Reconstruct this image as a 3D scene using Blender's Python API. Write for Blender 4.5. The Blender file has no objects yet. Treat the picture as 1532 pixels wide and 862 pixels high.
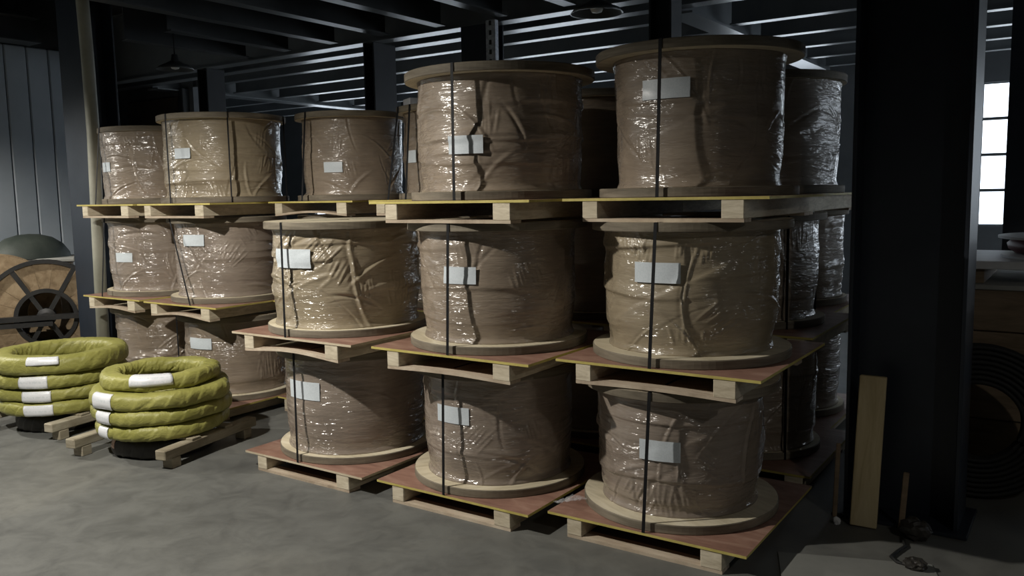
import bpy, bmesh, math, random
import numpy as np
from mathutils import Vector, Matrix
S = bpy.context.scene
COL = S.collection
PI = math.pi
R = math.radians

# ------------------------------------------------------------------ camera
cam_d = bpy.data.cameras.new('camera'); cam = bpy.data.objects.new('camera', cam_d); COL.objects.link(cam)
cam_d.sensor_width = 36.0; cam_d.lens = 1263.2 / 1532 * 36.0
cam_d.clip_start = 0.05; cam_d.clip_end = 100
_r = Vector((0.8263432, 0.56288036, -0.01796172)); _u = Vector((-0.04784703, 0.10194977, 0.99363822)); _f = Vector((-0.56113063, 0.82022677, -0.11117765))
_m = Matrix((_r, _u, -_f)).transposed().to_4x4(); _m.translation = (1.26248, -0.34832, 1.74553)
cam.matrix_world = _m
S.camera = cam
# ------------------------------------------------------------------ world, exposure
w = bpy.data.worlds.new('world'); S.world = w; w.use_nodes = True
w.node_tree.nodes['Background'].inputs[0].default_value = (0.55, 0.65, 0.8, 1)
w.node_tree.nodes['Background'].inputs[1].default_value = 0.05
S.view_settings.view_transform = 'Standard'; S.view_settings.look = 'None'
S.view_settings.gamma = 1.0; S.view_settings.use_curve_mapping = False
S.view_settings.exposure = 0.0
LAMP_A, LAMP_B, LAMP_C = 620.0, 52.0, 560.0     # watts of the lit pendant lamps
WINDOW = 3.0                                    # brightness of the daylight in the windows

# ------------------------------------------------------------------ materials
MATS = {}
def nodes(name):
    m = bpy.data.materials.new(name); m.use_nodes = True
    nt = m.node_tree; b = nt.nodes['Principled BSDF']
    return m, nt, b
def add(nt, t, **kw):
    n = nt.nodes.new(t)
    for k, v in kw.items():
        if k in n.inputs.keys() if isinstance(k, str) else False: n.inputs[k].default_value = v
        else: setattr(n, k, v)
    return n
def ramp(nt, fac, stops):
    r = nt.nodes.new('ShaderNodeValToRGB'); e = r.color_ramp.elements
    while len(e) < len(stops): e.new(0.5)
    for i, (p, c) in enumerate(stops):
        e[i].position = p; e[i].color = (*c, 1) if len(c) == 3 else c
    nt.links.new(fac, r.inputs[0]); return r.outputs[0]
def noise(nt, scale, detail=4, rough=0.55, stretch=None, dist=0.0, coord='Object'):
    tc = nt.nodes.new('ShaderNodeTexCoord'); n = nt.nodes.new('ShaderNodeTexNoise')
    n.inputs['Scale'].default_value = scale; n.inputs['Detail'].default_value = detail
    n.inputs['Roughness'].default_value = rough; n.inputs['Distortion'].default_value = dist
    mp = nt.nodes.new('ShaderNodeMapping')
    if stretch: mp.inputs['Scale'].default_value = stretch
    oi = nt.nodes.new('ShaderNodeObjectInfo')
    ml = nt.nodes.new('ShaderNodeMath'); ml.operation = 'MULTIPLY'; ml.inputs[1].default_value = 37.0
    cb = nt.nodes.new('ShaderNodeCombineXYZ')
    nt.links.new(oi.outputs['Random'], ml.inputs[0])
    for i in range(3): nt.links.new(ml.outputs[0], cb.inputs[i])
    nt.links.new(cb.outputs[0], mp.inputs['Location'])
    nt.links.new(tc.outputs[coord], mp.inputs[0]); nt.links.new(mp.outputs[0], n.inputs[0])
    return n.outputs[0]
def bump(nt, h, strength, dist=0.01, prev=None):
    b = nt.nodes.new('ShaderNodeBump'); b.inputs['Strength'].default_value = strength; b.inputs['Distance'].default_value = dist
    nt.links.new(h, b.inputs['Height'])
    if prev: nt.links.new(prev, b.inputs['Normal'])
    return b.outputs[0]
def simple(name, c0, c1, scale=6, rough=0.6, bmp=0.1, bscale=60, metal=0, stretch=None, spec=0.5):
    m, nt, b = nodes(name)
    nt.links.new(ramp(nt, noise(nt, scale, 5, 0.6, stretch), [(0.3, c0), (0.7, c1)]), b.inputs['Base Color'])
    b.inputs['Roughness'].default_value = rough; b.inputs['Metallic'].default_value = metal
    b.inputs['Specular IOR Level'].default_value = spec
    if bmp: nt.links.new(bump(nt, noise(nt, bscale, 4, 0.6, stretch), bmp), b.inputs['Normal'])
    MATS[name] = m; return m
def wood(name, c0, c1, c2, stretch, rough=0.7, spec=0.3):
    m, nt, b = nodes(name)
    n = noise(nt, 3.0, 6, 0.65, stretch, 0.6)
    big = noise(nt, 1.7, 2, 0.5)
    col = ramp(nt, n, [(0.28, c0), (0.5, c1), (0.72, c2)])
    mx = add(nt, 'ShaderNodeMix', data_type='RGBA', blend_type='MULTIPLY')
    mx.inputs[0].default_value = 0.55
    nt.links.new(col, mx.inputs[6]); nt.links.new(ramp(nt, big, [(0.3, (0.62, 0.58, 0.52)), (0.65, (1, 1, 1))]), mx.inputs[7])
    nt.links.new(mx.outputs[2], b.inputs['Base Color'])
    b.inputs['Roughness'].default_value = rough; b.inputs['Specular IOR Level'].default_value = spec
    nt.links.new(bump(nt, n, 0.25, 0.004), b.inputs['Normal'])
    MATS[name] = m; return m
def kraft(name, c0, c1, coat, cr, tint):
    """brown paper under clear stretch film"""
    m, nt, b = nodes(name)
    streak = noise(nt, 2.0, 5, 0.6, (2.0, 2.0, 22.0), 0.3)
    blot = noise(nt, 3.2, 4, 0.6)
    mx = add(nt, 'ShaderNodeMix', data_type='RGBA', blend_type='MULTIPLY'); mx.inputs[0].default_value = 0.7
    nt.links.new(ramp(nt, blot, [(0.3, c0), (0.68, c1)]), mx.inputs[6])
    nt.links.new(ramp(nt, streak, [(0.35, (0.8, 0.78, 0.78)), (0.6, (1, 1, 1))]), mx.inputs[7])
    nt.links.new(mx.outputs[2], b.inputs['Base Color'])
    b.inputs['Roughness'].default_value = 0.5; b.inputs['Specular IOR Level'].default_value = 0.35
    fine = noise(nt, 5.0, 6, 0.62, (1.6, 1.6, 9.0), 0.8)
    crumple = noise(nt, 4.0, 1.5, 0.5, (1.0, 1.0, 6.5), 0.8)
    crumple2 = noise(nt, 15.0, 1.5, 0.5, (1.0, 1.0, 4.0), 1.0)
    patch = ramp(nt, noise(nt, 3.0, 2, 0.5, (1.0, 1.0, 1.6)), [(0.36, (0.12,) * 3), (0.62, (1, 1, 1))])
    def scaled(h):
        q = nt.nodes.new('ShaderNodeMath'); q.operation = 'MULTIPLY'; nt.links.new(h, q.inputs[0]); nt.links.new(patch, q.inputs[1]); return q.outputs[0]
    nb = bump(nt, fine, 0.35, 0.012)
    nt.links.new(nb, b.inputs['Normal'])
    b.inputs['Coat Weight'].default_value = coat; b.inputs['Coat Roughness'].default_value = cr; b.inputs['Coat IOR'].default_value = 1.6
    b.inputs['Coat Tint'].default_value = (*tint, 1)
    nt.links.new(bump(nt, scaled(crumple2), 0.9, 0.018, bump(nt, scaled(crumple), 1.0, 0.035)), b.inputs['Coat Normal'])
    MATS[name] = m; return m
kraft('kraft', (0.215, 0.172, 0.13), (0.31, 0.25, 0.187), 1.0, 0.2, (1, 1, 1))
kraft('kraft_ochre', (0.25, 0.205, 0.138), (0.355, 0.295, 0.20), 1.0, 0.18, (1, 1, 1))
kraft('kraft_grey', (0.23, 0.187, 0.15), (0.315, 0.26, 0.21), 1.0, 0.16, (1, 1, 1))
wood('flange_wood', (0.50, 0.44, 0.31), (0.64, 0.57, 0.42), (0.74, 0.68, 0.54), (1, 6, 1))
wood('rim_wood', (0.11, 0.093, 0.07), (0.19, 0.165, 0.125), (0.28, 0.245, 0.185), (1, 1, 9))
wood('block_wood', (0.42, 0.36, 0.26), (0.60, 0.53, 0.40), (0.74, 0.67, 0.53), (3, 3, 14))
wood('board_wood', (0.33, 0.26, 0.19), (0.50, 0.41, 0.31), (0.62, 0.54, 0.42), (1.2, 10, 1.2))
wood('deck_red', (0.20, 0.105, 0.08), (0.31, 0.175, 0.13), (0.42, 0.27, 0.205), (1.6, 5, 1.6), 0.45, 0.5)
wood('deck_plain', (0.32, 0.21, 0.14), (0.46, 0.33, 0.23), (0.56, 0.43, 0.32), (1.6, 5, 1.6), 0.55)
simple('edge_yellow', (0.40, 0.33, 0.08), (0.58, 0.49, 0.15), 9, 0.6)
simple('edge_pale', (0.45, 0.37, 0.25), (0.62, 0.54, 0.40), 9, 0.7)
wood('runner_wood', (0.22, 0.19, 0.13), (0.36, 0.32, 0.24), (0.50, 0.46, 0.36), (1, 1, 4))
wood('plank_wood', (0.42, 0.33, 0.18), (0.56, 0.46, 0.27), (0.64, 0.55, 0.35), (6, 6, 0.7))
wood('drum_wood', (0.20, 0.14, 0.08), (0.33, 0.24, 0.145), (0.43, 0.33, 0.21), (4, 4, 0.8))
wood('crate_wood', (0.17, 0.125, 0.08), (0.26, 0.195, 0.13), (0.35, 0.26, 0.17), (1, 1, 5))
simple('strap', (0.004, 0.004, 0.005), (0.009, 0.009, 0.010), 30, 0.6, 0.05, spec=0.2)
simple('black_steel', (0.010, 0.010, 0.011), (0.024, 0.023, 0.022), 8, 0.45, 0.08)
simple('cable_black', (0.006, 0.006, 0.006), (0.014, 0.014, 0.013), 20, 0.7, 0.3, 40, stretch=(1, 1, 1))
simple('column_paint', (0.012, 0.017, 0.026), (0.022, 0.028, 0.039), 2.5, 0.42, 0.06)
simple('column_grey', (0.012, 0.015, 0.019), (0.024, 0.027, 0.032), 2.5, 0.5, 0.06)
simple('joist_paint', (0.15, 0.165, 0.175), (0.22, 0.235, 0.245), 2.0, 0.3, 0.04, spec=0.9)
simple('joist_dark', (0.035, 0.038, 0.04), (0.065, 0.068, 0.07), 2.0, 0.4, 0.06)  # joist paint darkened to hold the shade of the unlit front bay
simple('galvanized', (0.45, 0.48, 0.52), (0.85, 0.88, 0.92), 38, 0.35, 0.25, 50, 0.3)
simple('pipe_paint', (0.24, 0.24, 0.19), (0.36, 0.35, 0.29), 3, 0.55, 0.05)
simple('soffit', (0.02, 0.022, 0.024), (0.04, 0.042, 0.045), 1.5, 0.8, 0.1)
simple('panel_metal', (0.32, 0.365, 0.41), (0.40, 0.44, 0.48), 1.4, 0.45, 0.05, 10)
simple('wall_paint', (0.16, 0.17, 0.18), (0.24, 0.25, 0.26), 1.2, 0.8, 0.1)
simple('board_brown', (0.10, 0.08, 0.06), (0.17, 0.135, 0.105), 2.0, 0.7, 0.1)
simple('enamel', (0.05, 0.055, 0.055), (0.10, 0.105, 0.105), 5, 0.35, 0.03)
simple('enamel_white', (0.7, 0.7, 0.68), (0.8, 0.8, 0.78), 5, 0.4, 0.0)
simple('rubber', (0.018, 0.016, 0.013), (0.045, 0.040, 0.033), 9, 0.55, 0.3, 25)
simple('white_paint', (0.62, 0.63, 0.64), (0.78, 0.79, 0.80), 5, 0.5, 0.05)
simple('dark_red', (0.10, 0.012, 0.016), (0.16, 0.02, 0.025), 5, 0.5, 0.05)
simple('orange_tag', (0.55, 0.28, 0.2), (0.75, 0.6, 0.5), 60, 0.6, 0.0)
simple('green_cover', (0.035, 0.045, 0.038), (0.07, 0.082, 0.07), 4, 0.6, 0.2)
simple('cardboard', (0.30, 0.30, 0.28), (0.42, 0.42, 0.39), 3, 0.8, 0.05)
simple('patch_grey', (0.17, 0.175, 0.16), (0.23, 0.23, 0.21), 3, 0.8, 0.05)
def mk_floor():
    m, nt, b = nodes('concrete')
    big = noise(nt, 0.55, 5, 0.6, None, 0.6); mid = noise(nt, 4.5, 9, 0.7, None, 0.5); fine = noise(nt, 60, 4, 0.6)
    base = ramp(nt, big, [(0.3, (0.105, 0.107, 0.10)), (0.52, (0.135, 0.137, 0.127)), (0.75, (0.168, 0.166, 0.147))])
    mx = add(nt, 'ShaderNodeMix', data_type='RGBA', blend_type='MULTIPLY'); mx.inputs[0].default_value = 0.8
    nt.links.new(base, mx.inputs[6]); nt.links.new(ramp(nt, mid, [(0.3, (0.6, 0.6, 0.62)), (0.6, (1.05, 1.05, 1.05))]), mx.inputs[7])
    nt.links.new(mx.outputs[2], b.inputs['Base Color'])
    nt.links.new(ramp(nt, mid, [(0.3, (0.42,) * 3), (0.7, (0.68,) * 3)]), b.inputs['Roughness'])
    nt.links.new(bump(nt, fine, 0.12, 0.004, bump(nt, mid, 0.05, 0.01)), b.inputs['Normal'])
    b.inputs['Specular IOR Level'].default_value = 0.3
    MATS['concrete'] = m
mk_floor()
def mk_yellow():
    m, nt, b = nodes('woven_yellow')
    n = noise(nt, 5, 5, 0.6); weave = noise(nt, 240, 2, 0.5); fold = noise(nt, 9, 5, 0.6, (1, 1, 1.4), 1.5)
    nt.links.new(ramp(nt, n, [(0.3, (0.235, 0.23, 0.052)), (0.7, (0.36, 0.345, 0.10))]), b.inputs['Base Color'])
    b.inputs['Roughness'].default_value = 0.48; b.inputs['Specular IOR Level'].default_value = 0.45
    nt.links.new(bump(nt, weave, 0.12, 0.002, bump(nt, fold, 0.45, 0.02)), b.inputs['Normal'])
    MATS['woven_yellow'] = m
mk_yellow()
def mk_label(name, c, lines):
    m, nt, b = nodes(name)
    tc = add(nt, 'ShaderNodeTexCoord'); mp = add(nt, 'ShaderNodeMapping')
    nt.links.new(tc.outputs['UV'], mp.inputs[0]); mp.inputs['Scale'].default_value = (1, lines, 1)
    wv = add(nt, 'ShaderNodeTexWave', wave_type='BANDS', bands_direction='Y'); wv.inputs['Scale'].default_value = 0.32
    nt.links.new(mp.outputs[0], wv.inputs[0])
    mp2 = add(nt, 'ShaderNodeMapping'); mp2.inputs['Scale'].default_value = (26, 9, 1)
    nt.links.new(tc.outputs['UV'], mp2.inputs[0])
    n = add(nt, 'ShaderNodeTexNoise'); n.inputs['Scale'].default_value = 1.0; n.inputs['Detail'].default_value = 2
    nt.links.new(mp2.outputs[0], n.inputs[0])
    a = ramp(nt, wv.outputs[0], [(0.6, (0, 0, 0)), (0.75, (1, 1, 1))]); g = ramp(nt, n.outputs[0], [(0.46, (0, 0, 0)), (0.54, (1, 1, 1))])
    mm = add(nt, 'ShaderNodeMath', operation='MULTIPLY'); nt.links.new(a, mm.inputs[0]); nt.links.new(g, mm.inputs[1])
    mx = add(nt, 'ShaderNodeMix', data_type='RGBA'); nt.links.new(mm.outputs[0], mx.inputs[0])
    mx.inputs[6].default_value = (*c, 1); mx.inputs[7].default_value = (c[0] * 0.85, c[1] * 0.88, c[2] * 0.88, 1)
    nt.links.new(mx.outputs[2], b.inputs['Base Color'])
    b.inputs['Roughness'].default_value = 0.4; b.inputs['Coat Weight'].default_value = 0.25; b.inputs['Coat Roughness'].default_value = 0.25
    MATS[name] = m
mk_label('paper', (0.62, 0.67, 0.71), 14)
mk_label('paper_plain', (0.78, 0.79, 0.82), 3)
def mk_emit(name, c, s):
    m, nt, b = nodes(name)
    b.inputs['Base Color'].default_value = (0.8, 0.8, 0.8, 1); b.inputs['Roughness'].default_value = 0.1
    b.inputs['Emission Color'].default_value = (*c, 1); b.inputs['Emission Strength'].default_value = s
    MATS[name] = m
mk_emit('daylight', (0.80, 0.90, 1.0), WINDOW)
mk_emit('bulb', (1.0, 0.95, 0.86), 30.0)
def mk_film():
    m, nt, b = nodes('film')
    b.inputs['Base Color'].default_value = (0.9, 0.9, 0.92, 1); b.inputs['Roughness'].default_value = 0.12
    b.inputs['Transmission Weight'].default_value = 0.0; b.inputs['Alpha'].default_value = 0.22
    nt.links.new(bump(nt, noise(nt, 30, 5, 0.7, None, 1.0), 0.7, 0.02), b.inputs['Normal'])
    MATS['film'] = m
mk_film()

# ------------------------------------------------------------------ helpers
def tag(o, label=None, cat=None, group=None, kind=None):
    if label: o['label'] = label
    if cat: o['category'] = cat
    if group: o['group'] = group
    if kind: o['kind'] = kind
    return o
def empty(name, loc=(0, 0, 0), rz=0, parent=None):
    o = bpy.data.objects.new(name, None); COL.objects.link(o); o.location = loc; o.rotation_euler = (0, 0, rz)
    o.empty_display_size = 0.1
    if parent: o.parent = parent
    return o
def from_mesh(name, me, parent=None, loc=(0, 0, 0), rot=(0, 0, 0)):
    o = bpy.data.objects.new(name, me); COL.objects.link(o); o.location = loc; o.rotation_euler = rot
    if parent: o.parent = parent
    return o
def mesh(name, verts, faces, mats, smooth=False, fm=None, uvs=None):
    me = bpy.data.meshes.new(name); me.from_pydata([tuple(v) for v in verts], [], faces)
    for m in (mats if isinstance(mats, (list, tuple)) else [mats]): me.materials.append(MATS[m])
    if fm is not None: me.polygons.foreach_set('material_index', fm)
    if smooth: me.polygons.foreach_set('use_smooth', [True] * len(me.polygons))
    if uvs is not None:
        l = me.uv_layers.new(name='UVMap')
        for i, lp in enumerate(me.loops): l.data[i].uv = uvs[lp.vertex_index]
    me.update(); return me
class MB:
    def __init__(s): s.v = []; s.f = []; s.m = []
    def box(s, x0, x1, y0, y1, z0, z1, mi=0, c=0.0):
        """box with chamfered vertical and top/bottom edges when c > 0"""
        if c <= 0:
            i = len(s.v)
            s.v += [(x0, y0, z0), (x1, y0, z0), (x1, y1, z0), (x0, y1, z0), (x0, y0, z1), (x1, y0, z1), (x1, y1, z1), (x0, y1, z1)]
            s.f += [tuple(i + k for k in q) for q in ((3, 2, 1, 0), (4, 5, 6, 7), (0, 1, 5, 4), (1, 2, 6, 5), (2, 3, 7, 6), (3, 0, 4, 7))]
            s.m += [mi] * 6; return s
        bm = bmesh.new(); bmesh.ops.create_cube(bm, size=1)
        for v in bm.verts: v.co = ((x0 + x1) / 2 + v.co.x * (x1 - x0), (y0 + y1) / 2 + v.co.y * (y1 - y0), (z0 + z1) / 2 + v.co.z * (z1 - z0))
        bmesh.ops.bevel(bm, geom=bm.edges[:], offset=c, segments=1, affect='EDGES', profile=0.5)
        bm.verts.index_update(); i = len(s.v)
        s.v += [tuple(v.co) for v in bm.verts]
        for f in bm.faces: s.f.append(tuple(i + v.index for v in f.verts)); s.m.append(mi)
        bm.free(); return s
    def tube(s, pts, r, seg=10, mi=0, cap=True):
        pts = [Vector(p) for p in pts]; i0 = len(s.v); n = len(pts)
        for k, p in enumerate(pts):
            t = (pts[min(k + 1, n - 1)] - pts[max(k - 1, 0)]).normalized()
            a = t.cross(Vector((0, 0, 1)) if abs(t.z) < 0.9 else Vector((1, 0, 0))).normalized(); b = t.cross(a)
            rr = r[k] if isinstance(r, (list, tuple)) else r
            for j in range(seg):
                q = 2 * PI * j / seg; s.v.append(tuple(p + a * math.cos(q) * rr + b * math.sin(q) * rr))
        for k in range(n - 1):
            for j in range(seg):
                a = i0 + k * seg + j; b = i0 + k * seg + (j + 1) % seg
                s.f.append((a, b, b + seg, a + seg)); s.m.append(mi)
        if cap:
            s.f.append(tuple(i0 + j for j in range(seg))[::-1]); s.f.append(tuple(i0 + (n - 1) * seg + j for j in range(seg))); s.m += [mi, mi]
        return s
    def lathe(s, prof, seg=64, mi=0, closed=False, c=(0, 0, 0)):
        i0 = len(s.v); n = len(prof)
        for rr, z in prof:
            for j in range(seg):
                q = 2 * PI * j / seg; s.v.append((c[0] + rr * math.cos(q), c[1] + rr * math.sin(q), c[2] + z))
        for k in range(n if closed else n - 1):
            k2 = (k + 1) % n
            for j in range(seg):
                a = i0 + k * seg + j; b = i0 + k * seg + (j + 1) % seg; c2 = i0 + k2 * seg + (j + 1) % seg; d = i0 + k2 * seg + j
                s.f.append((a, b, c2, d)); s.m.append(mi if not isinstance(mi, (list, tuple)) else mi[k])
        return s
    def poly(s, pts, mi=0):
        i = len(s.v); s.v += [tuple(p) for p in pts]; s.f.append(tuple(range(i, i + len(pts)))); s.m.append(mi); return s
    def mesh(s, name, mats, smooth=False): return mesh(name, s.v, s.f, mats, smooth, s.m)
    def build(s, name, mats, parent=None, loc=(0, 0, 0), rot=(0, 0, 0), smooth=False):
        return from_mesh(name, s.mesh(name, mats, smooth), parent, loc, rot)
def shade_auto(o, deg=35):
    me = o.data
    me.polygons.foreach_set('use_smooth', [True] * len(me.polygons))
    bm = bmesh.new(); bm.from_mesh(me)
    for e in bm.edges:
        if len(e.link_faces) == 2 and e.calc_face_angle(0) > R(deg): e.smooth = False
    bm.to_mesh(me); bm.free(); return o
def ibeam(mb, axis, a0, a1, c, zb, h, fw, t=0.014, mi=0):
    """steel I section running along x or y, bottom flange at zb"""
    def b(u0, u1, z0, z1):
        if axis == 'x': mb.box(a0, a1, c + u0, c + u1, z0, z1, mi)
        else: mb.box(c + u0, c + u1, a0, a1, z0, z1, mi)
    b(-fw / 2, fw / 2, zb, zb + t); b(-0.006, 0.006, zb + t, zb + h - t); b(-fw / 2, fw / 2, zb + h - t, zb + h)

# ------------------------------------------------------------------ the building
XL, XF, XR, YF, YB, ZC = -9.85, -17.0, 4.8, -5.0, 12.7, 4.3
tag(MB().box(XF, XR, YF, YB, -0.2, 0).build('floor', 'concrete'), 'grey stained concrete warehouse floor', kind='structure')
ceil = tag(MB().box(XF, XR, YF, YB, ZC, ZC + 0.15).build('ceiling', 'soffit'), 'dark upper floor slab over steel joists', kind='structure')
def beam(name, axis, a0, a1, c, zb, h, fw, mat, label=None, t=0.014):
    mb = MB(); ibeam(mb, axis, a0, a1, c, zb, h, fw, t); o = mb.build(name, mat, ceil)
    if label: o['label'] = label
    return o
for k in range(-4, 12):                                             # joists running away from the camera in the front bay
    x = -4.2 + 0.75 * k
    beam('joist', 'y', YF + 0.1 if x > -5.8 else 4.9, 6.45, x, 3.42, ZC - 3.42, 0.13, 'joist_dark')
for y in (6.62, 7.06):
    beam('main_beam', 'x', XF + 0.1, XR - 0.1, y, 3.40, ZC - 3.40, 0.17, 'joist_paint', 'light grey steel main beam')
GX = (-10.2, -1.95)
for x in GX: beam('girder', 'y', 7.15, YB - 0.1, x, 3.36, ZC - 3.36, 0.26, 'joist_paint', 'pale steel girder', 0.02)
for k in range(5):
    beam('joist', 'x', GX[0] + 0.1, GX[1] - 0.1, 7.68 + 0.88 * k, 3.41, 0.3, 0.12, 'joist_paint')
    beam('joist', 'x', GX[1] + 0.1, XR - 0.1, 8.26 + 0.93 * k, 3.41, 0.3, 0.12, 'joist_paint')
    beam('joist', 'x', XF + 0.1, GX[0] - 0.1, 7.9 + 0.93 * k, 3.41, 0.3, 0.12, 'joist_paint')
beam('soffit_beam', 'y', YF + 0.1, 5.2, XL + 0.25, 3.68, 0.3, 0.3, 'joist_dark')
# left wall of upright metal panels
wl = tag(MB().box(XL - 0.12, XL - 0.03, YF, 6.0, 0, ZC).build('wall_left', 'joist_dark'), 'grey upright metal panel wall', kind='structure')
pm = MB().box(-0.03, 0.03, -0.128, 0.128, 0, 3.68, 0, 0.012).mesh('wall_panel', 'panel_metal')
k = 0; y = YF + 0.14
while y < 5.9:
    from_mesh('wall_panel', pm, wl, (XL, y, 0.0)); y += 0.268
# partition beyond the left column and the far walls
wp = tag(MB().box(-13.2, -9.9, 7.62, 7.75, 0, ZC).build('wall_partition', 'wall_paint'), 'dim grey partition wall', kind='structure')
MB().box(-11.55, -10.25, 7.57, 7.62, 0, 3.3, 0, 0.01).build('board', 'board_brown', wp)['label'] = 'brown board on the partition'
MB().box(-10.12, -10.0, 7.5, 7.62, 0, 3.4, 0, 0.01).build('post', 'joist_dark', wp)
tag(MB().box(XF - 0.15, XF, YF, YB, 0, ZC).build('wall_far_left', 'wall_paint'), kind='structure')
tag(MB().box(XF, XR, YF - 0.15, YF, 0, ZC).build('wall_front', 'wall_paint'), kind='structure')
WIN = [0]
def wall_with_windows(name, axis, c, a0, a1, wins, z0, z1):
    """wall running along axis at c; wins = list of (from, to) openings"""
    mb = MB(); s = 0.15
    def b(u0, u1, za, zb):
        if axis == 'x': mb.box(u0, u1, c, c + s, za, zb)
        else: mb.box(c, c + s, u0, u1, za, zb)
    b(a0, a1, 0, z0); b(a0, a1, z1, ZC); p = a0
    for u0, u1 in wins: b(p, u0, z0, z1); p = u1
    b(p, a1, z0, z1)
    tag(mb.build(name, 'wall_paint'), 'dim plastered wall with daylight windows', kind='structure')
    for u0, u1 in wins:
        WIN[0] += 1; r = empty('window_%d' % WIN[0]); tag(r, 'bright daylit window with thin glazing bars', kind='structure')
        fr = MB()
        def g(m2, a, bb, za, zb, d0, d1):
            if axis == 'x': m2.box(a, bb, c + d0, c + d1, za, zb)
            else: m2.box(c + d0, c + d1, a, bb, za, zb)
        nx = max(1, round((u1 - u0) / 0.6)); nz = 4
        for i in range(nx + 1):
            q = u0 + (u1 - u0) * i / nx; g(fr, max(u0, q - 0.02), min(u1, q + 0.02), z0, z1, 0.03, 0.08)
        for i in range(nz + 1):
            q = z0 + (z1 - z0) * i / nz; g(fr, u0, u1, max(z0, q - 0.02), min(z1, q + 0.02), 0.035, 0.075)
        fr.build('window_frame', 'joist_paint', r)
        for i in range(nx):
            for j in range(nz):
                m2 = MB(); g(m2, u0 + (u1 - u0) * i / nx, u0 + (u1 - u0) * (i + 1) / nx, z0 + (z1 - z0) * j / nz, z0 + (z1 - z0) * (j + 1) / nz, 0.05, 0.06)
                m2.build('pane', 'daylight', r)
wall_with_windows('wall_back', 'x', YB, XF, XR, [(-12.9, -10.9), (-10.2, -8.2), (-7.5, -5.5), (-3.4, -2.0), (0.0, 1.8), (2.4, 4.2)], 1.2, 3.1)  # leftmost three windows are unseen, added to brighten the joist undersides
wall_with_windows('wall_right', 'y', XR, YF, YB, [(7.2, 8.6), (9.4, 11.4)], 1.2, 3.1)

# columns
def hcol(name, x0, x1, y0, y1, z1, mat, label, web='x', t=0.02, sides=None):
    r = empty(name, ((x0 + x1) / 2, (y0 + y1) / 2, 0)); hx, hy = (x1 - x0) / 2, (y1 - y0) / 2
    f = []
    if web == 'x':                                      # web in the x direction, flanges along y
        f.append(MB().box(-hx, -hx + t, -hy, hy, 0, z1, 0, 0.003).build('flange', mat, r))
        f.append(MB().box(hx - t, hx, -hy, hy, 0, z1, 0, 0.003).build('flange', sides or mat, r))
        MB().box(-hx + t, hx - t, -0.008, 0.008, 0, z1).build('web', mat, r)
    else:
        MB().box(-hx, hx, -hy, -hy + t, 0, z1, 0, 0.003).build('flange', mat, r)
        MB().box(-hx, hx, hy - t, hy, 0, z1, 0, 0.003).build('flange', mat, r)
        MB().box(-0.008, 0.008, -hy + t, hy - t, 0, z1).build('web', mat, r)
    MB().box(-hx - 0.05, hx + 0.05, -hy - 0.05, hy + 0.05, 0, 0.02, 0, 0.004).build('base_plate', mat, r)
    return tag(r, label, 'column', kind='structure')
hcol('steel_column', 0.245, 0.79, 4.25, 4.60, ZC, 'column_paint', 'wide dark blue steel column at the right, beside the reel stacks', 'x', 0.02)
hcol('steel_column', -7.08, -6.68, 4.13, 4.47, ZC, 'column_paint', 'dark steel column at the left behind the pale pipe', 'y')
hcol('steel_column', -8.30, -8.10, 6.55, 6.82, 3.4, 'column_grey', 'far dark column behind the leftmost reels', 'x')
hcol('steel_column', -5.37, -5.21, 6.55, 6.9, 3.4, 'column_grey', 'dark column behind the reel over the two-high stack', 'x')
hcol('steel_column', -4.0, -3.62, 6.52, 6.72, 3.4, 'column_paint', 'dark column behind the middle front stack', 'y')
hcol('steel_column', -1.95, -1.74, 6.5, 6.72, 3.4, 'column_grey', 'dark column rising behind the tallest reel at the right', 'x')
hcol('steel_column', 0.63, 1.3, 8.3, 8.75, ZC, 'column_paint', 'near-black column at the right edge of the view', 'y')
o = MB().box(-0.055, 0.055, -0.03, 0.03, 0, 3.4, 0, 0.004).build('perforated_strut', 'galvanized', None, (-3.56, 6.44, 0))
tag(o, 'bright galvanized strut standing against a dark column', 'strut')
for z in np.arange(2.2, 3.38, 0.09):
    MB().box(-0.014, 0.014, -0.004, 0.004, -0.022, 0.022).build('slot', 'black_steel', o, (0, -0.0285, float(z)))
mb = MB(); mb.tube([(-6.50, 4.03, 0), (-6.45, 4.03, 1.3), (-6.40, 4.03, 2.37), (-6.406, 4.03, 3.05), (-6.424, 4.03, 3.57), (-6.44, 4.03, 4.25)], 0.056, 16)
tag(mb.build('pipe', 'pipe_paint', smooth=True), 'pale upright drain pipe in front of the left column', 'pipe')

# pendant lamps
def pendant(x, y, z, label, watts=0):
    r = empty('pendant_lamp', (x, y, z))
    tag(r, label, 'lamp', 'pendant lamps')
    p = [(0.0, 0.15), (0.03, 0.15), (0.04, 0.09), (0.09, 0.062), (0.16, 0.03), (0.185, 0.0), (0.180, 0.0), (0.155, 0.024), (0.085, 0.054), (0.03, 0.08)]
    sh = MB().lathe(p, 40).build('shade', 'enamel', r, smooth=True)
    MB().tube([(0, 0, 0.15), (0, 0, ZC - z)], 0.006, 8).build('cord', 'strap', r)
    MB().lathe([(0.0, 0.09), (0.02, 0.085), (0.022, 0.065), (0.04, 0.045), (0.045, 0.03), (0.035, 0.01), (0.0, 0.0)], 20).build('bulb', 'bulb' if watts else 'enamel_white', r, smooth=True)
    if watts:
        l = bpy.data.lights.new('lamp_light', 'SPOT'); l.energy = watts; l.spot_size = R(160); l.spot_blend = 0.35
        l.shadow_soft_size = 0.05; l.color = (1.0, 0.955, 0.87)
        lo = bpy.data.objects.new('lamp_light', l); COL.objects.link(lo); lo.parent = r; lo.location = (0, 0, -0.02)
    return r
pendant(-6.5, 5.0, 3.06, 'unlit dark enamel pendant lamp hanging above the leftmost reels')
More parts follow.
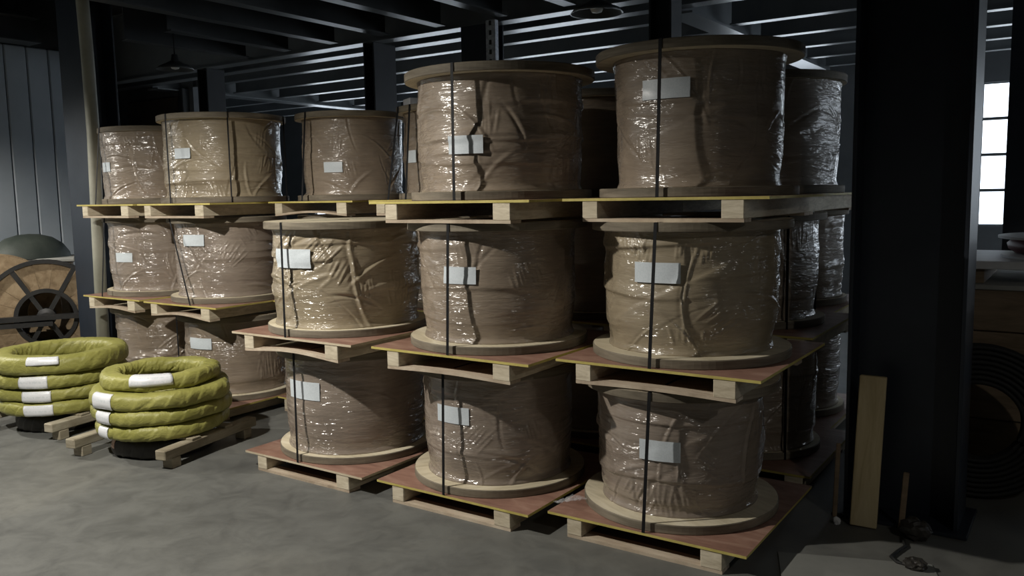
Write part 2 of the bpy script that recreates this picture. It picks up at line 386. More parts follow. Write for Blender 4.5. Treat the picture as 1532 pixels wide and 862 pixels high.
pendant(-1.64, 5.0, 2.98, 'unlit dark enamel pendant lamp hanging behind the two tall top reels')
pendant(-3.25, 0.75, 3.35, 'lit enamel pendant lamp over the open floor left of the view', LAMP_A)
pendant(3.4, 0.9, 3.35, 'lit enamel pendant lamp over the floor right of the view', LAMP_B)
pendant(-8.0, 1.5, 3.35, 'lit enamel pendant lamp near the metal panel wall', LAMP_C)

# ------------------------------------------------------------------ pallets
T, P = 0.8, 0.115
def pallet(x0, y0, z0, W=0.818, oh=0.113, D=1.07, edge='edge_yellow', top='deck_red', bow=0.0, label='', rz=0.0, block='block_wood'):
    r = empty('pallet', (x0 + W / 2, y0, z0), rz); tag(r, label, 'pallet', 'pallets under the reels')
    h = W / 2; zd = P - 0.013
    m = MB(); m.box(-h - oh, h + oh, -0.004, D, zd, P, 0)
    o = m.build('deck', [top, edge], r)
    for p in o.data.polygons:
        if abs(p.normal.z) < 0.5: p.material_index = 1
    MB().box(-h, -h + 0.085, 0.0, D - 0.02, 0.016, zd, 0, 0.003).build('stringer', block, r)
    MB().box(h - 0.105, h, 0.0, D - 0.02, 0.016, zd, 0, 0.003).build('stringer', block, r)
    for (ya, yb) in ((0.002, 0.095), (D - 0.115, D - 0.022)):
        m = MB(); n = 14; i0 = 0
        for k in range(n + 1):
            x = -h + 2 * h * k / n; b = bow * math.sin(PI * k / n) ** 1.3
            m.v += [(x, ya, b), (x, yb, b), (x, yb, b + 0.016), (x, ya, b + 0.016)]
        for k in range(n):
            a = 4 * k
            for j in range(4): m.f.append((a + j, a + (j + 1) % 4, a + 4 + (j + 1) % 4, a + 4 + j)); m.m.append(0)
        m.f += [(3, 2, 1, 0), (4 * n, 4 * n + 1, 4 * n + 2, 4 * n + 3)]; m.m += [0, 0]
        mo = m.build('bottom_board', 'board_wood', r)
    return r

# ------------------------------------------------------------------ reels
def wrap_mesh(seed, r, h, nseg, nrow, rough=1.0, taper=0.0, pinch=0.02):
    """paper wound round the drum under stretch film: folds, tucks and pleats as real relief"""
    rng = np.random.default_rng(seed)
    th = np.linspace(-PI, PI, nseg, endpoint=False); z = np.linspace(0, 1, nrow)
    TH, Z = np.meshgrid(th, z); U = TH * r; V = Z * h
    d = np.zeros_like(TH)
    for k in range(10):
        n = rng.integers(1, 7); d += rng.normal() * 0.0022 / (0.6 + 0.3 * n) * np.sin(n * TH + rng.uniform(0, 6.28) + rng.normal() * 2.0 * Z)
    d += 0.006 * np.sin(PI * Z) * rng.uniform(-1, 1)
    # tucks running round the drum
    for k in range(rng.integers(3, 6)):
        zc = rng.uniform(0.12, 0.9) * h + 0.012 * np.sin(rng.integers(1, 4) * TH + rng.uniform(0, 6.28)) + rng.normal() * 0.02 * np.sin(TH + rng.uniform(0, 6))
        q = (V - zc); wdt = rng.uniform(0.007, 0.016); m = 0.5 + 0.5 * np.sin(rng.integers(1, 3) * TH + rng.uniform(0, 6.28))
        d += rough * rng.uniform(0.004, 0.011) * m * np.where(q > 0, np.exp(-(q / (wdt * 4)) ** 2), np.exp(-(q / wdt) ** 2))
    # slanting and upright folds
    for k in range(int(46 * rough)):
        t0 = rng.uniform(-PI, PI); v0 = rng.uniform(0, h); a = rng.choice([rng.normal(PI / 2, 0.35), rng.normal(0.5, 0.4), rng.normal(-0.5, 0.4)])
        L = rng.uniform(0.05, 0.22); wd = rng.uniform(0.005, 0.014); amp = rng.uniform(-0.006, 0.008)
        du = ((TH - t0 + PI) % (2 * PI) - PI) * r; dv = V - v0
        s = du * math.cos(a) + dv * math.sin(a); p = -du * math.sin(a) + dv * math.cos(a) + 0.15 * s * s / L
        d += rough * amp * np.exp(-(s / L) ** 4) * (np.exp(-(p / wd) ** 2) - 0.45 * np.exp(-((p - 1.7 * wd) / (1.3 * wd)) ** 2))
    for k in range(int(7 * rough)):                        # clusters of fine pleats
        t0 = rng.uniform(-2.6, 0.2); v0 = rng.uniform(0.05, h - 0.05); a = rng.normal(PI / 2, 0.45); n = rng.integers(4, 9); sp = rng.uniform(0.016, 0.03)
        L0 = rng.uniform(0.035, 0.08); du = ((TH - t0 + PI) % (2 * PI) - PI) * r; dv = V - v0
        s = du * math.cos(a) + dv * math.sin(a); p = -du * math.sin(a) + dv * math.cos(a)
        for j in range(n):
            pj = p - (j - n / 2) * sp * rng.uniform(0.85, 1.15) - rng.normal() * 0.08 * s
            d += rough * rng.uniform(0.002, 0.005) * np.exp(-((s - rng.normal() * 0.015) / (L0 * rng.uniform(0.6, 1.2))) ** 4) * np.exp(-(pj / rng.uniform(0.005, 0.008)) ** 2)
    for k in range(14):                                   # soft lumps
        t0 = rng.uniform(-PI, PI); v0 = rng.uniform(0, h); du = ((TH - t0 + PI) % (2 * PI) - PI) * r
        d += rng.normal() * 0.005 * np.exp(-(du / rng.uniform(0.06, 0.16)) ** 2 - ((V - v0) / rng.uniform(0.04, 0.12)) ** 2)
    # one long slanting overlap edge
    t0 = rng.uniform(-2.2, -0.9); sl = rng.uniform(0.15, 0.5) * rng.choice([-1, 1]); p = V - h * rng.uniform(0.3, 0.7) - sl * ((TH - t0 + PI) % (2 * PI) - PI) * r
    d += 0.006 * rough * (1 / (1 + np.exp(np.clip(p / 0.004, -40, 40)))) * np.exp(-(((TH - t0 + PI) % (2 * PI) - PI) / 1.0) ** 4)
    d += 0.012 * np.exp(-(V / 0.02) ** 2) + 0.006 * np.exp(-((h - V) / 0.02) ** 2)
    d -= pinch * np.exp(-(V / 0.13) ** 2)
    RR = r + d + taper * (0.5 - Z)
    verts = np.stack([RR * np.cos(TH), RR * np.sin(TH), V], -1).reshape(-1, 3)
    idx = np.arange(nseg * nrow).reshape(nrow, nseg); a = idx[:-1]; b = np.roll(a, -1, 1); c = np.roll(idx[1:], -1, 1); e = idx[1:]
    faces = np.stack([a, b, c, e], -1).reshape(-1, 4)
    # closing caps
    nv = len(verts); verts = np.vstack([verts, [(0, 0, 0), (0, 0, h)]])
    fl = [tuple(int(q) for q in f) for f in faces]
    for j in range(nseg):
        j2 = (j + 1) % nseg; fl.append((nv, j2, j)); fl.append((nv + 1, (nrow - 1) * nseg + j, (nrow - 1) * nseg + j2))
    return verts, fl, RR, th
def flange_mesh(rf, t, rng):
    m = MB(); c = 0.004
    m.lathe([(0.05, 0), (rf - c, 0), (rf, c), (rf, t - c), (rf - c, t), (0.05, t)], 96, [0, 1, 1, 1, 0, 0], closed=True)
    return m.mesh('flange', ['flange_wood', 'rim_wood'])
def reel(cx, cy, z0, H, label, rf=0.505, r=0.435, seed=1, mat='kraft', lab=None, straps=(), hi=True, rough=1.0, yf=None, deck=None, taper=0.0, rt=None, lab_mat='paper', pinch=0.015):
    """wooden-flanged reel; lab = (from deg, to deg, z low, z high); straps = x offsets of the black bands"""
    o = empty('cable_reel', (cx, cy, z0)); tag(o, label, 'cable reel', 'wrapped cable reels on pallets')
    rng = random.Random(seed); t = 0.046
    f = from_mesh('flange', flange_mesh(rf, t, rng), o, (0, 0, 0), (0, 0, rng.uniform(0, 6)))
    f2 = from_mesh('flange', flange_mesh(rt or rf, t, rng), o, (0, 0, H - t), (0, 0, rng.uniform(0, 6)))
    h = H - 2 * t
    ns, nr = (420, 120) if hi else (120, 40)
    v, fl, RR, th = wrap_mesh(seed, r, h, ns, nr, rough, taper, pinch)
    wr = from_mesh('paper_wrap', mesh('paper_wrap', v, fl, mat, True), o, (0, 0, t))
    if lab:
        a0, a1, za, zb = lab; n, nz = 14, 8; vv = []; uv = []
        for j in range(nz + 1):
            for i in range(n + 1):
                a = R(a0 + (a1 - a0) * i / n); zz = za + (zb - za) * j / nz + 0.012 * (rng.random() - 0.5) * 0
                k = int(round((a + PI) / (2 * PI) * ns)) % ns; kz = min(nr - 1, max(0, int((zz - t) / h * (nr - 1))))
                rr = max(RR[max(0, kz - 3):kz + 4, [(k + q) % ns for q in range(-5, 6)]].max(), r - 0.004) + 0.003
                vv.append((rr * math.cos(a), rr * math.sin(a), zz)); uv.append((i / n, j / nz))
        # relax the sheet so it lies like stiff paper
        A = np.array(vv).reshape(nz + 1, n + 1, 3); RAD = np.hypot(A[..., 0], A[..., 1]); ANG = np.arctan2(A[..., 1], A[..., 0])
        RAD = 0.5 * RAD + 0.5 * RAD.max()
        A[..., 0] = RAD * np.cos(ANG); A[..., 1] = RAD * np.sin(ANG)
        B = A.copy(); B[..., 0] = (RAD - 0.0015) * np.cos(ANG); B[..., 1] = (RAD - 0.0015) * np.sin(ANG)
        ff = []; N = (n + 1) * (nz + 1)
        for j in range(nz):
            for i in range(n):
                a = j * (n + 1) + i; ff.append((a, a + 1, a + n + 2, a + n + 1)); ff.append((N + a + n + 1, N + a + n + 2, N + a + 1, N + a))
        lo = from_mesh('paper_label', mesh('paper_label', list(A.reshape(-1, 3)) + list(B.reshape(-1, 3)), ff, lab_mat, True, None, uv + uv), wr, (0, 0, -t))
        lo['label'] = 'white printed paper label'
    dk = (yf - cy - 0.006) if yf is not None else -0.535
    for s in straps:
        sx = s[0] if isinstance(s, tuple) else s; dx = s[1] if isinstance(s, tuple) else 0.0
        rT = rt or rf
        yt = -math.sqrt(max(0.01, rT * rT - sx * sx)) - 0.003; sw = 0.0085
        yb = -math.sqrt(max(0.01, rf * rf - (sx + dx) ** 2)) - 0.003
        ydk = min(dk, yb) if abs(sx) < 0.27 else yb
        loop = [(sx + dx, ydk, 0.001), (sx, yt, H + 0.0006), (sx, -yt, H + 0.0006), (sx + dx, -ydk, 0.001)]
        m = MB(); n = len(loop)
        ctr = (0, 0, H / 2)
        for (x, y, z) in loop:
            e = 0.0015; sy = -1 if y < 0 else 1
            m.v += [(x - sw, y, z), (x + sw, y, z), (x + sw, y - sy * e, z - (e if z > 0.1 else -e)), (x - sw, y - sy * e, z - (e if z > 0.1 else -e))]
        for k in range(n - 1):
            a, b = 4 * k, 4 * (k + 1)
            for j in range(4): m.f.append((a + j, a + (j + 1) % 4, b + (j + 1) % 4, b + j)); m.m.append(0)
        m.build('strap', 'strap', o)
    return o
TN = ('bottom', 'middle', 'top')
def stack(where, tiers, W=0.818, oh=0.113, hi=True):
    """tiers: list of dicts with x0, y0 of the pallet blocks and the reel's own traits"""
    for t, d in enumerate(tiers):
        d = dict(d); x0, y0 = d.pop('x0'), d.pop('y0'); z0 = T * t
        tn = d.pop('tn', TN[t])
        pallet(x0, y0, z0, d.pop('W', W), d.pop('oh', oh), edge=d.pop('edge', 'edge_yellow'), top=d.pop('top', 'deck_red'), bow=d.pop('bow', 0.0) if t else d.pop('bow', 0) * 0,
               label='plywood-decked pallet, %s of the %s' % (tn, where), rz=d.pop('prz', 0.0))
        look = d.pop('look', 'brown paper wrapped cable reel')
        reel(x0 + W / 2 + d.pop('dx', -0.022), y0 + 0.525 + d.pop('dy', 0), z0 + P, d.pop('H', T - P), '%s, %s of the %s' % (look, tn, where), yf=y0, hi=d.pop('hi', hi), **d)

stack('front stack beside the wide dark column', [
    dict(x0=-0.862, y0=3.215, seed=11, r=0.43, pinch=0.04, lab=(-92.8, -66.5, 0.335, 0.435), straps=((0.06, -0.02),), mat='kraft_grey', rough=1.0),
    dict(x0=-0.815, y0=3.236, seed=12, r=0.432, pinch=0.03, lab=(-104, -73.5, 0.397, 0.494), straps=((0.035, -0.02),), mat='kraft_ochre', bow=0.008, rough=1.3),
    dict(x0=-0.817, y0=3.321, seed=13, r=0.425, lab=(-104.5, -72.5, 0.463, 0.556), straps=((0.028, -0.012),), H=0.725, mat='kraft', rough=0.8, rt=0.52, taper=-0.01)])
stack('tall middle front stack', [
    dict(x0=-1.961, y0=3.112, seed=21, r=0.432, pinch=0.02, lab=(-105.5, -76.5, 0.38, 0.475), straps=(-0.005,), mat='kraft_grey', rough=0.7),
    dict(x0=-1.893, y0=3.035, seed=22, r=0.435, pinch=0.02, lab=(-94.2, -69.5, 0.366, 0.455), straps=((0.048, -0.005),), mat='kraft', bow=0.01, rough=0.6),
    dict(x0=-1.88, y0=3.045, seed=23, r=0.452, dx=-0.005, lab=(-89.5, -66, 0.236, 0.328), straps=((0.075, 0.0),), mat='kraft', rough=1.05, rt=0.525)])
stack('two-high front stack', [
    dict(x0=-3.098, y0=3.084, seed=31, r=0.45, lab=(-107, -74, 0.386, 0.498), straps=((-0.02, 0.02),), mat='kraft_grey', edge='edge_pale', rough=0.5),
    dict(x0=-3.061, y0=3.002, seed=32, r=0.452, lab=(-106.5, -71, 0.412, 0.525), straps=((-0.02, 0.02),), mat='kraft_ochre', edge='edge_pale', bow=0.025, rough=1.5, tn='upper')])
stack('stack behind the nearer yellow coils', [
    dict(x0=-5.085, y0=3.70, seed=41, r=0.42, rf=0.48, lab=(-96, -66, 0.42, 0.51), straps=(-0.3,), mat='kraft', hi=True),
    dict(x0=-5.085, y0=3.66, seed=42, r=0.42, rf=0.48, lab=(-90, -63, 0.46, 0.55), straps=((-0.12, 0.30),), mat='kraft_grey', bow=0.028),
    dict(x0=-5.085, y0=3.66, seed=43, r=0.46, rf=0.51, lab=(-90, -70, 0.35, 0.43), straps=((-0.02, 0.03), (0.43, 0.0)), mat='kraft_ochre', bow=0.0, H=0.70)], W=0.77, oh=0.09)
stack('leftmost stack by the pale pipe', [
    dict(x0=-6.05, y0=3.68, seed=51, r=0.41, rf=0.46, lab=None, straps=(), mat='kraft'),
    dict(x0=-6.05, y0=3.68, seed=52, r=0.42, rf=0.47, lab=(-91, -66, 0.30, 0.38), straps=(-0.1,), mat='kraft_grey', bow=0.02),
    dict(x0=-6.05, y0=3.68, seed=53, r=0.44, rf=0.46, lab=(-106, -88, 0.28, 0.36), straps=(-0.1,), mat='kraft', H=0.66)], W=0.70, oh=0.08)
stack('stack behind the two-high front stack', [
    dict(x0=-4.14, y0=4.2, seed=61, r=0.41, rf=0.47),
    dict(x0=-4.14, y0=4.2, seed=62, r=0.41, rf=0.47),
    dict(x0=-4.14, y0=4.2, seed=63, r=0.40, rf=0.46, lab=(-80, -58, 0.22, 0.30), straps=(-0.05,), bow=0.025, H=0.69, hi=True)], W=0.80, oh=0.07, hi=False)
stack('stack behind the tall middle stack, left side', [
    dict(x0=-3.13, y0=4.3, seed=71, r=0.41, rf=0.46),
    dict(x0=-3.13, y0=4.3, seed=72, r=0.41, rf=0.46),
    dict(x0=-3.13, y0=4.3, seed=73, r=0.41, rf=0.46, lab=(-118, -100, 0.27, 0.36), straps=(-0.25, -0.08), hi=True)], W=0.80, oh=0.07, hi=False)
stack('second-row stack behind the middle front stack', [
    dict(x0=-1.95, y0=4.35, seed=81, r=0.41, rf=0.47),
    dict(x0=-1.95, y0=4.35, seed=82, r=0.41, rf=0.47),
    dict(x0=-1.95, y0=4.35, seed=83, r=0.41, rf=0.47)], W=0.80, oh=0.09, hi=False)
stack('second-row stack behind the column-side stack', [
    dict(x0=-0.84, y0=4.43, seed=91, r=0.385, rf=0.42, straps=(0.3,), dx=-0.06),
    dict(x0=-0.84, y0=4.43, seed=92, r=0.385, rf=0.43, straps=(0.3,), dx=-0.06),
    dict(x0=-0.84, y0=4.43, seed=93, r=0.45, rf=0.49, H=0.70)], W=0.82, oh=0.04, hi=True)
stack('third-row stack beside the wide column', [
    dict(x0=-0.98, y0=5.5, seed=101, r=0.39, rf=0.43),
    dict(x0=-0.98, y0=5.5, seed=102, r=0.40, rf=0.43, tn='upper')], W=0.80, oh=0.05, hi=False)

# ------------------------------------------------------------------ yellow coils
def coil(cx, cy, z, Ro, tw, th, label, seed, mat='woven_yellow', lab=None, group='yellow wrapped coils', tilt=0.0, tdir=0.0, labmat='paper_plain', squash=0.0):
    """a ring wrapped in woven fabric; tw, th = tube width and height"""
    rng = np.random.default_rng(seed); nu, nv = 360, 44
    u = np.linspace(-PI, PI, nu, endpoint=False); v = np.linspace(-PI, PI, nv, endpoint=False); V, U = np.meshgrid(v, u)
    Rm = Ro - tw / 2; d = np.zeros_like(U)
    for k in range(6): d += rng.normal() * 0.003 * np.sin(rng.integers(2, 9) * U + rng.integers(-1, 2) * V + rng.uniform(0, 6))
    for k in range(130):                                 # spiral pleats of the wound strip
        u0 = rng.uniform(-PI, PI); v0 = rng.uniform(-PI, PI); s = rng.uniform(0.5, 1.5); wd = rng.uniform(0.008, 0.03); L = rng.uniform(0.35, 1.0)
        dv = (V - v0 + PI) % (2 * PI) - PI; du = ((U - u0 - 0.22 * s * dv + PI) % (2 * PI) - PI)
        inner = 0.8 + 1.6 * np.exp(-((np.abs(V) - PI) / 1.0) ** 2)
        d += rng.uniform(-0.009, 0.009) * inner * np.where(du > 0, np.exp(-(du / wd) ** 2), np.exp(-(du / (0.35 * wd)) ** 2)) * np.exp(-(dv / L) ** 2)
    for k in range(26):                                  # wide overlaps
        u0 = -PI + 2 * PI * (k + rng.uniform(-0.2, 0.2)) / 26; du = ((U - u0 - 0.10 * V + PI) % (2 * PI) - PI)
        d += 0.004 * np.where(du > 0, np.exp(-(du / 0.12) ** 2), np.exp(-(du / 0.012) ** 2))
    c, s = np.cos(V), np.sin(V); e = 0.72
    X = Rm + (tw / 2 + d) * np.sign(c) * np.abs(c) ** e; Zz = (th / 2 + d * 0.6) * np.sign(s) * np.abs(s) ** e
    Zz = np.clip(Zz, -th / 2, th / 2)
    P3 = np.stack([X * np.cos(U), X * np.sin(U), Zz + th / 2], -1)
    idx = np.arange(nu * nv).reshape(nu, nv); a = idx; b = np.roll(idx, -1, 0); c2 = np.roll(b, -1, 1); e2 = np.roll(a, -1, 1)
    faces = [tuple(int(k) for k in f) for f in np.stack([a, b, c2, e2], -1).reshape(-1, 4)]
    r = empty('wrapped_coil', (cx, cy, z)); tag(r, label, 'coil', group)
    r.rotation_euler = (tilt * math.cos(tdir), tilt * math.sin(tdir), 0)
    wr = from_mesh('fabric_wrap', mesh('fabric_wrap', P3.reshape(-1, 3), faces, mat, True), r)
    if lab:
        a0, a1, v0, v1 = lab; n, m = 16, 8; vv = []; uv = []
        uu = np.radians(np.linspace(a0, a1, n + 1)); wv = np.radians(np.linspace(v0, v1, m + 1))
        for j, q in enumerate(wv):
            for i, g in enumerate(uu):
                ku = int((g + PI) / (2 * PI) * nu) % nu; kv = int((q + PI) / (2 * PI) * nv) % nv
                dd = max(d[[(ku + w_) % nu for w_ in range(-5, 6)]][:, [(kv + w_) % nv for w_ in range(-1, 2)]].max(), 0) * 0.7 + 0.006
                cc, ss = math.cos(q), math.sin(q)
                x = Rm + (tw / 2 + dd) * np.sign(cc) * abs(cc) ** e; zz = (th / 2 + dd * 0.6) * np.sign(ss) * abs(ss) ** e + th / 2
                vv.append((x * math.cos(g), x * math.sin(g), zz)); uv.append((i / n, j / m))
        ff = [(j * (n + 1) + i, j * (n + 1) + i + 1, (j + 1) * (n + 1) + i + 1, (j + 1) * (n + 1) + i) for j in range(m) for i in range(n)]
        lo = from_mesh('paper_label', mesh('paper_label', vv, ff, labmat, True, None, uv), wr); lo['label'] = 'white paper label' if labmat != 'orange_tag' else 'small orange and white tag'
        md = lo.modifiers.new('thickness', 'SOLIDIFY'); md.thickness = 0.002; md.offset = -1
    return r
def coil_pallet(cx, cy, rz, label, w=0.86, L=0.86):
    r = empty('coil_pallet', (cx, cy, 0), rz); tag(r, label, 'pallet', 'low pallets under the coils')
    for s in (-1, 1):
        x = s * (w / 2 - 0.04)
        MB().box(x - 0.042, x + 0.042, -L / 2, L / 2, 0.07, 0.135, 0, 0.006).build('runner', 'runner_wood', r)
        for y in (-L / 2 + 0.10, L / 2 - 0.10):
            MB().box(x - 0.042, x + 0.042, y - 0.04, y + 0.04, 0.0, 0.07, 0, 0.004).build('block', 'runner_wood', r)
    for y in (-0.16, 0.16):
        MB().box(-w / 2, w / 2, y - 0.04, y + 0.04, 0.135, 0.15, 0, 0.003).build('cross_board', 'runner_wood', r)
    return r
CX1, CY1 = -4.11, 3.09
coil_pallet(CX1, CY1, R(12), 'low weathered pallet under the nearer yellow coils', 0.88, 0.90)
coil(CX1, CY1, 0.0, 0.345, 0.13, 0.13, 'dark coil on the floor under the nearer yellow coils', 200, 'rubber', (-106, -97, 0, 50), 'dark coils under the yellow coils', labmat='orange_tag')
N1 = 'yellow woven-wrapped coil, %s of the nearer pile of four'
coil(CX1 - 0.00, CY1, 0.152, 0.445, 0.16, 0.103, N1 % 'lowest', 201, lab=(-98, -84, -50, 40))
coil(CX1 - 0.00, CY1, 0.255, 0.455, 0.16, 0.105, N1 % 'second from bottom', 202, lab=(-98, -79, -40, 45))
coil(CX1, CY1, 0.360, 0.46, 0.16, 0.115, N1 % 'third from bottom', 203, lab=(-100, -75, -40, 60))
coil(CX1 - 0.01, CY1 + 0.005, 0.475, 0.395, 0.135, 0.105, N1 % 'smaller topmost', 204, lab=(-62, -22, -5, 90))
CX2, CY2 = -5.41, 3.07
coil_pallet(CX2, CY2, R(10), 'low weathered pallet under the farther yellow coils', 0.86, 0.90)
coil(CX2, CY2, 0.0, 0.345, 0.13, 0.13, 'dark coil on the floor under the farther yellow coils', 210, 'rubber', None, 'dark coils under the yellow coils')
N2 = 'yellow woven-wrapped coil, %s of the farther pile of four'
coil(CX2, CY2, 0.152, 0.46, 0.15, 0.107, N2 % 'lowest', 211, lab=(-63, -37, -40, 35))
coil(CX2, CY2, 0.259, 0.46, 0.15, 0.101, N2 % 'second from bottom', 212, lab=(-64, -38, -40, 40))
coil(CX2 - 0.01, CY2, 0.360, 0.475, 0.15, 0.11, N2 % 'third from bottom', 213, lab=(-64, -39, -35, 45))
coil(CX2 + 0.01, CY2, 0.470, 0.485, 0.16, 0.14, N2 % 'thick topmost', 214, lab=(-56, -30, 5, 62))

# ------------------------------------------------------------------ cable drums at the left
def spoked_drum(cx, cy, cz, Ro, ax, label):
    """steel spoked drum standing on its rim, its axis turned to direction ax (degrees)"""
    r = empty('cable_drum', (cx, cy, 0), R(ax)); tag(r, label, 'cable drum')
    rot = (0, PI / 2, 0)                                 # local z of the disc to local x
    def part(mb, name, mat, x=0.0, smooth=False): return mb.build(name, mat, r, (x, 0, cz), rot, smooth)
    part(MB().lathe([(Ro - 0.04, -0.03), (Ro, -0.03), (Ro, 0.03), (Ro - 0.04, 0.03)], 72, 0, True), 'rim', 'black_steel')
    part(MB().lathe([(0.25, -0.028), (0.29, -0.028), (0.29, 0.035), (0.25, 0.035)], 48, 0, True), 'hub_ring', 'black_steel')
    part(MB().lathe([(0.0, -0.06), (0.09, -0.06), (0.09, 0.04), (0.05, 0.05), (0.0, 0.05)], 32), 'hub', 'black_steel')
    for k in range(6):
        a = PI / 6 + k * PI / 3
        m = MB(); m.box(0.08, Ro - 0.02, -0.022, 0.022, -0.02, 0.026)
        v = [(x * math.cos(a) - y * math.sin(a), x * math.sin(a) + y * math.cos(a), z) for x, y, z in m.v]; m.v = v
        part(m, 'spoke', 'black_steel')
        for q in range(3):                               # boards filling each sector
            a0 = a + 0.05 + (PI / 3 - 0.10) * q / 3; a1 = a + 0.05 + (PI / 3 - 0.10) * (q + 1) / 3 - 0.008
            m = MB(); n = 5
            for i in range(n + 1):
                t = a0 + (a1 - a0) * i / n
                for rr in (0.285, Ro - 0.035):
                    for z in (-0.012, 0.006): m.v.append((rr * math.cos(t), rr * math.sin(t), z))
            for i in range(n):
                b = 4 * i; m.f += [(b + 1, b + 3, b + 7, b + 5), (b + 2, b, b + 4, b + 6), (b, b + 1, b + 5, b + 4), (b + 3, b + 2, b + 6, b + 7)]; m.m += [0] * 4
            m.f += [(0, 2, 3, 1), (4 * n + 1, 4 * n + 3, 4 * n + 2, 4 * n)]; m.m += [0, 0]
            part(m, 'board', 'drum_wood')
    part(MB().lathe([(0.30, -0.5), (0.30, -0.05)], 48), 'barrel', 'black_steel', 0, True)
    part(MB().lathe([(0.2, -0.52), (Ro * 0.9, -0.52), (Ro * 0.9, -0.47), (0.2, -0.47)], 72, 0, True), 'back_flange', 'drum_wood')
    m = MB().box(0.055, 0.12, -Ro - 0.03, Ro + 0.03, cz - 0.02, cz + 0.03); m.box(0.055, 0.13, -Ro - 0.05, Ro * 0.1, cz - 0.08, cz - 0.035)
    m.build('cross_bar', 'black_steel', r)
    return r
spoked_drum(-7.45, 4.0, 0.585, 0.585, -30, 'black spoked cable drum with wooden boards at the left edge')
def plain_drum(cx, cy, Ro, ax, label, mat):
    r = empty('cable_drum', (cx, cy, 0), R(ax)); tag(r, label, 'cable drum')
    for x in (-0.2, 0.0):
        MB().lathe([(0.06, -0.025), (Ro, -0.025), (Ro, 0.025), (0.06, 0.025)], 64, 0, True).build('flange', mat, r, (x, 0, Ro), (0, PI / 2, 0))
    MB().lathe([(0.35, -0.18), (0.35, -0.02)], 48).build('barrel', 'cable_black', r, (0, 0, Ro), (0, PI / 2, 0), True)
    return r
plain_drum(-8.25, 3.9, 0.60, -28, 'brown plywood cable drum half hidden behind the spoked drum', 'drum_wood')
wc = empty('wrapped_crate', (-8.65, 4.47, 0), R(-30)); tag(wc, 'film-covered crate behind the spoked drum', 'crate')
MB().box(-0.28, 0.28, -0.42, 0.42, 0.0, 1.07, 0, 0.01).build('body', 'crate_wood', wc)
MB().box(-0.31, 0.31, -0.46, 0.46, 1.07, 1.12, 0, 0.012).build('lid', 'cardboard', wc)
gd = MB().lathe([(0.0, 0.27), (0.12, 0.262), (0.25, 0.225), (0.36, 0.15), (0.43, 0.05), (0.44, 0.0)], 48).build('domed_cover', 'green_cover', None, (-8.65, 4.47, 1.12), (0, 0, 0), True)
gd.scale = (0.7, 1.0, 1.0); tag(gd, 'dark green domed cover lying on the film-covered crate', 'cover')

# ------------------------------------------------------------------ right-hand corner
def plank(name, loc, size, rot, mat, label, cat='plank'):
    o = MB().box(-size[0] / 2, size[0] / 2, -size[1] / 2, size[1] / 2, 0, size[2], 0, 0.004).build(name, mat, None, loc, rot); tag(o, label, cat); return o
plank('wooden_plank', (0.372, 4.13, 0.004), (0.128, 0.045, 0.78), (R(-6.5), R(1.5), R(6)), 'plank_wood', 'yellow pine plank leaning against the wide dark column')
plank('wooden_plank', (0.545, 4.165, 0.002), (0.028, 0.02, 0.30), (R(-9), R(2), 0), 'crate_wood', 'short thin slat leaning at the foot of the wide dark column', 'plank')
plank('wooden_plank', (0.215, 4.19, 0.002), (0.022, 0.02, 0.40), (R(-3), R(1), 0), 'crate_wood', 'thin dark slat standing left of the leaning pine plank', 'plank')
# crate with boards
cr = empty('wooden_crate', (1.25, 5.95, 0)); tag(cr, 'large brown plank crate behind the wide dark column', 'crate')
MB().box(-0.72, 0.72, -0.5, 0.5, 0.05, 1.12).build('body', 'crate_wood', cr)
for i in range(4):
    MB().box(-0.75, 0.75, -0.525, -0.5, 0.06 + 0.27 * i, 0.06 + 0.27 * i + 0.262, 0, 0.004).build('plank', 'crate_wood', cr)
    MB().box(-0.75, -0.725, -0.5, 0.5, 0.06 + 0.27 * i, 0.06 + 0.27 * i + 0.262, 0, 0.004).build('plank', 'crate_wood', cr)
for x in (-0.6, 0.6): MB().box(x - 0.06, x + 0.06, -0.5, 0.5, 0, 0.055).build('skid', 'crate_wood', cr)
MB().box(-0.78, 0.78, -0.54, 0.54, 1.12, 1.15, 0, 0.004).build('lid', 'cardboard', cr)
wr = empty('white_reel', (1.3, 5.95, 1.15)); tag(wr, 'small white-flanged reel with dark red winding on the crate', 'reel')
MB().box(-0.74, 0.74, -0.5, 0.5, 0.09, 0.14, 0, 0.004).build('tray', 'white_paint', wr)
for x in (-0.6, 0.6): MB().box(x - 0.05, x + 0.05, -0.45, 0.45, 0.0, 0.09, 0, 0.003).build('block', 'crate_wood', wr)
MB().lathe([(0.0, 0.14), (0.5, 0.14), (0.5, 0.155), (0.42, 0.165)], 72).build('flange', 'white_paint', wr, smooth=False)
MB().lathe([(0.42, 0.165), (0.46, 0.19), (0.47, 0.225), (0.44, 0.255)], 72).build('winding', 'dark_red', wr, smooth=True)
MB().lathe([(0.40, 0.255), (0.52, 0.26), (0.52, 0.275), (0.2, 0.28), (0.0, 0.28)], 72).build('flange', 'white_paint', wr)
# ring of black cable against the crate
rc = empty('cable_ring', (0.80, 4.9, 0.0), R(8)); tag(rc, 'ring of black cable leaning against the brown crate', 'cable coil')
for k, (rr, dx) in enumerate([(0.42 - 0.028 * q, 0.028 * p) for p in range(3) for q in range(8)]):
    pts = [(rr * math.cos(a), dx - 0.03, 0.442 + rr * math.sin(a)) for a in np.linspace(0, 2 * PI, 49)]
    MB().tube(pts, 0.0145, 6, cap=False).build('cable_turn', 'cable_black', rc, smooth=True)
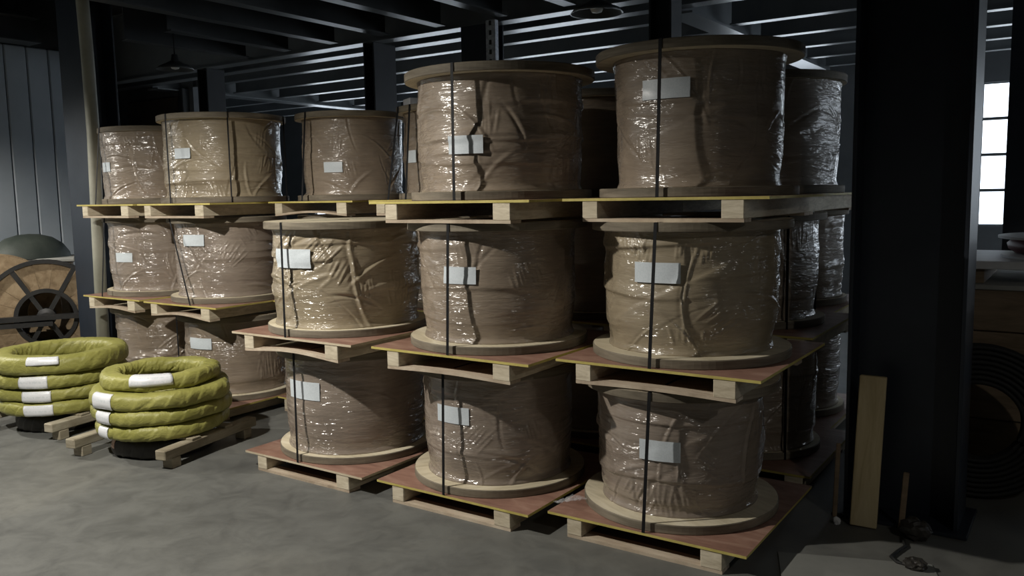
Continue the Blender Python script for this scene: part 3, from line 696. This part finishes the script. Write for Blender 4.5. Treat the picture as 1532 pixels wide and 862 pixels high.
# pale floor patch and litter
o = MB().box(-0.34, 0.34, -0.3, 0.3, 0, 0.004).build('floor_patch', 'patch_grey', None, (0.52, 3.42, 0.001), (0, 0, R(20))); tag(o, 'pale flat patch on the floor at the bottom right', 'sheet')  # thin pale patch resting on the floor
mb = MB(); pts = [(0.56, 4.12, 0.012), (0.58, 4.03, 0.01), (0.60, 3.96, 0.01), (0.58, 3.88, 0.01), (0.565, 3.80, 0.01), (0.60, 3.75, 0.01), (0.66, 3.74, 0.01)]
tag(mb.tube(pts, 0.008, 8).build('cable_scrap', 'cable_black', smooth=True), 'short black cable curled on the floor by the column', 'cable')
def crumple(name, loc, size, mat, label, cat, seed):
    rng = random.Random(seed); bm = bmesh.new(); bmesh.ops.create_icosphere(bm, subdivisions=3, radius=1)
    for v in bm.verts:
        k = 1 + 0.35 * (rng.random() - 0.5); v.co = Vector((v.co.x * size[0] * k, v.co.y * size[1] * k, max(-0.8, v.co.z) * size[2] * k))
    zmin = min(v.co.z for v in bm.verts)
    for v in bm.verts: v.co.z -= zmin
    me = bpy.data.meshes.new(name); bm.to_mesh(me); bm.free(); me.materials.append(MATS[mat])
    return tag(from_mesh(name, me, None, loc), label, cat)
crumple('film_scrap', (0.25, 4.09, 0), (0.018, 0.014, 0.022), 'white_paint', 'small white scrap on the floor beside the pine plank', 'scrap', 1)
crumple('rubbish_lump', (0.62, 4.1, 0), (0.07, 0.05, 0.055), 'rubber', 'dark lump of rubbish at the foot of the wide column', 'rubbish', 2)
crumple('rubbish_lump', (0.68, 3.73, 0), (0.05, 0.035, 0.03), 'rubber', 'dark scrap at the end of the floor cable', 'rubbish', 3)

# card on the far reel, loose film by the column-side reel
o = MB().box(-0.075, 0.075, -0.05, 0.05, 0, 0.055, 0, 0.003).build('paper_card', 'paper_plain', None, (-2.93, 4.52, T * 3 + 0.002), (0, 0, R(-30))); tag(o, 'white card block lying on the reel behind the tall middle stack', 'card')
rng = np.random.default_rng(5); n = 14; vv = []; ff = []
for j in range(n):
    for i in range(n):
        a, b = i / (n - 1), j / (n - 1); vv.append((-1.0 + 0.13 * a + 0.03 * b, 3.30 + 0.16 * b - 0.05 * a, P + 0.004 + 0.05 * a * (1 - 0.6 * b) + 0.014 * rng.random()))
for j in range(n - 1):
    for i in range(n - 1): ff.append((j * n + i, j * n + i + 1, (j + 1) * n + i + 1, (j + 1) * n + i))
o = from_mesh('film_tail', mesh('film_tail', vv, ff, 'film')); tag(o, 'loose clear film lying on the bottom pallet deck beside the column-side stack', 'film')
